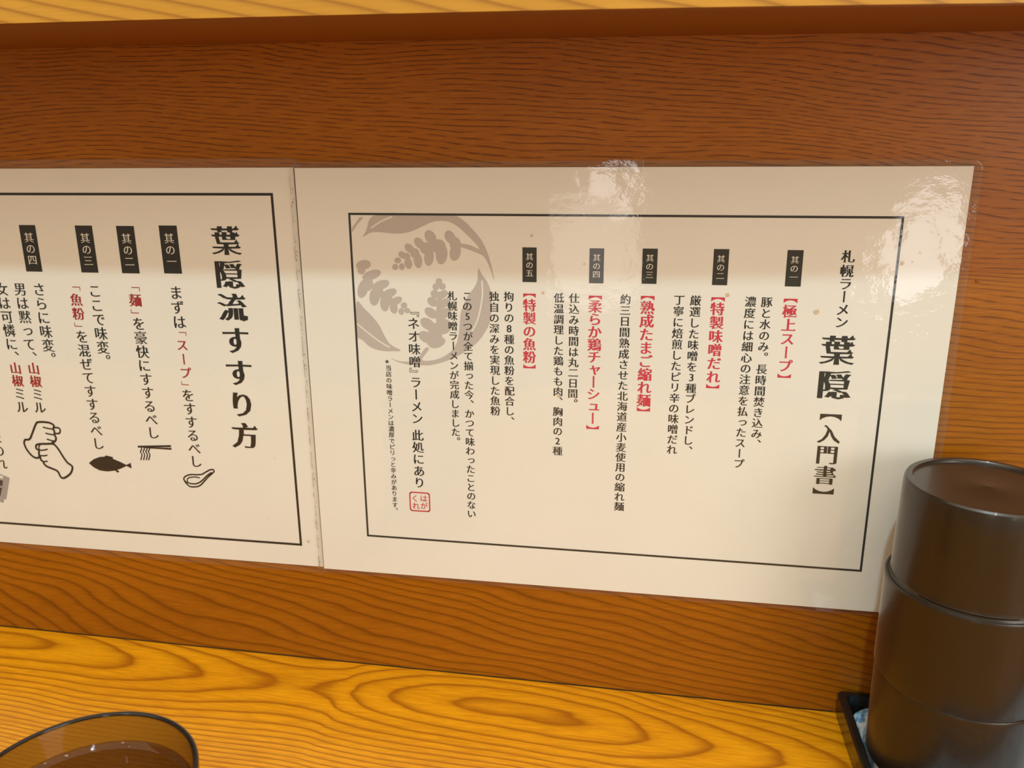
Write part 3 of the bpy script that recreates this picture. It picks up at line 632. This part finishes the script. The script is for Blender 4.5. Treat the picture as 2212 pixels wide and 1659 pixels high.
# water standing near the brim, climbing a little at the wall
wz = 0.0800; wr = 0.03320
prof = [(0.00001, 0.0048), (0.0290, 0.0048), (0.0306, 0.0075), (0.0308, 0.0415), (0.0328, 0.0450), (wr-0.0002, wz+0.0016), (wr-0.00025, wz+0.0017)]
prof += [(wr-0.00025-0.0024*math.sin(t*math.pi/20), wz+0.0017*(1-math.sin(t*math.pi/20))**1.6) for t in range(1, 11)] + [(0.020, wz-0.00002), (0.00001, wz-0.00002)]
vs, fs = lathe(prof, 128)
wt = mesh('drink', vs, fs, M_WATER, None, True)
bm = bmesh.new(); bm.from_mesh(wt.data); bmesh.ops.remove_doubles(bm, verts=bm.verts, dist=1e-6); bmesh.ops.recalc_face_normals(bm, faces=bm.faces); bm.to_mesh(wt.data); bm.free()
wt.location = (0.0036, -0.2019, ZC); wt['label'] = 'water filling the upright brown tumbler nearly to its brim'; wt['category'] = 'water'

# ------------------------------------------------------------------ tray and cloth
TX0, TX1, TY0, TY1, TH = 0.2694, 0.4300, -0.1180, -0.0009, 0.0138
tr = empty('tray', ((TX0+TX1)/2, (TY0+TY1)/2, ZC), 'shallow black lacquer tray against the back board under the stacked tumblers', 'tray')
def loop_pts(x0, x1, y0, y1, r, z, n=5):
    return [(p[0], p[1], z) for p in rounded(x0, x1, y0, y1, r, n)]
rings = [(0.0016, 0.0, .0022), (0.0006, 0.0006, .0026), (0.0, TH-0.0012, .0030), (0.0004, TH-0.0003, .0030), (0.0010, TH, .0030), (0.0034, TH, .0022), (0.0040, TH-0.0004, .0020), (0.0046, 0.0030, .0018), (0.0060, 0.0022, .0012)]
vs, fs = [], []
for inset, z, r in rings: vs += [(x-(TX0+TX1)/2, y-(TY0+TY1)/2, zz) for x, y, zz in loop_pts(TX0+inset, TX1-inset, TY0+inset, TY1-inset, r, z)]
n = len(loop_pts(0, 1, 0, 1, .1, 0))
for a in range(len(rings)-1):
    for i in range(n):
        j = (i+1) % n; fs.append((a*n+i, a*n+j, (a+1)*n+j, (a+1)*n+i))
rim_top = fs
m_ = len(rings)
mesh('rim', vs, fs, M_TRAY, tr, False)
base_lo = [vs[i] for i in range(n)]; base_hi = [vs[(m_-1)*n+i] for i in range(n)]
mesh('base', base_lo + base_hi, [tuple(range(n-1, -1, -1)), tuple(range(n, 2*n))], M_TRAY, tr)

def cloth():
    nx, ny = 60, 60; x0, x1, y0, y1 = 0.2750, 0.4240, -0.1110, -0.0068
    vs, fs = [], []
    for layer in (0, 1):
        for j in range(ny+1):
            for i in range(nx+1):
                u, v = i/nx, j/ny
                x = x0+(x1-x0)*u + 0.0004*math.sin(v*23); y = y0+(y1-y0)*v
                if u < 0.10: y -= 0.0022*(1-u/0.10)**2*max(0, v-0.5)*2
                rad = math.hypot(x-CX, y-CY)
                h = 0.0104 + 0.0018*math.sin(u*70+v*4)*max(0, 1-u*6) + 0.0006*math.sin(v*31)
                h = min(h, 0.0122)
                if rad < 0.037: h = h*(1-min(1, (0.037-rad)/0.004)) + 0.0117*min(1, (0.037-rad)/0.004)
                e = min(u/0.03, (1-u)/0.03, v/0.03, (1-v)/0.03, 1.0)
                h = 0.0042 + (h-0.0042)*math.sqrt(max(0.0, 1-(1-e)**2))
                vs.append((x, y, ZC + (h if layer else 0.0031)))
    N = (nx+1)*(ny+1)
    for layer in (0, 1):
        for j in range(ny):
            for i in range(nx):
                a = layer*N + j*(nx+1)+i; q = (a, a+1, a+nx+2, a+nx+1)
                fs.append(q if layer else q[::-1])
    ring = [i for i in range(nx+1)] + [(j+1)*(nx+1)-1 for j in range(1, ny+1)] + [ny*(nx+1)+i for i in range(nx-1, -1, -1)] + [j*(nx+1) for j in range(ny-1, 0, -1)]
    for k in range(len(ring)):
        a, b = ring[k], ring[(k+1) % len(ring)]; fs.append((a, b, N+b, N+a))
    o = mesh('folded_cloth', vs, fs, M_CLOTH, None, True)
    o['label'] = 'folded blue and white patterned cloth lying in the black tray'; o['category'] = 'cloth'
cloth()

bpy.data.objects.remove(_fo); bpy.data.curves.remove(_cu)
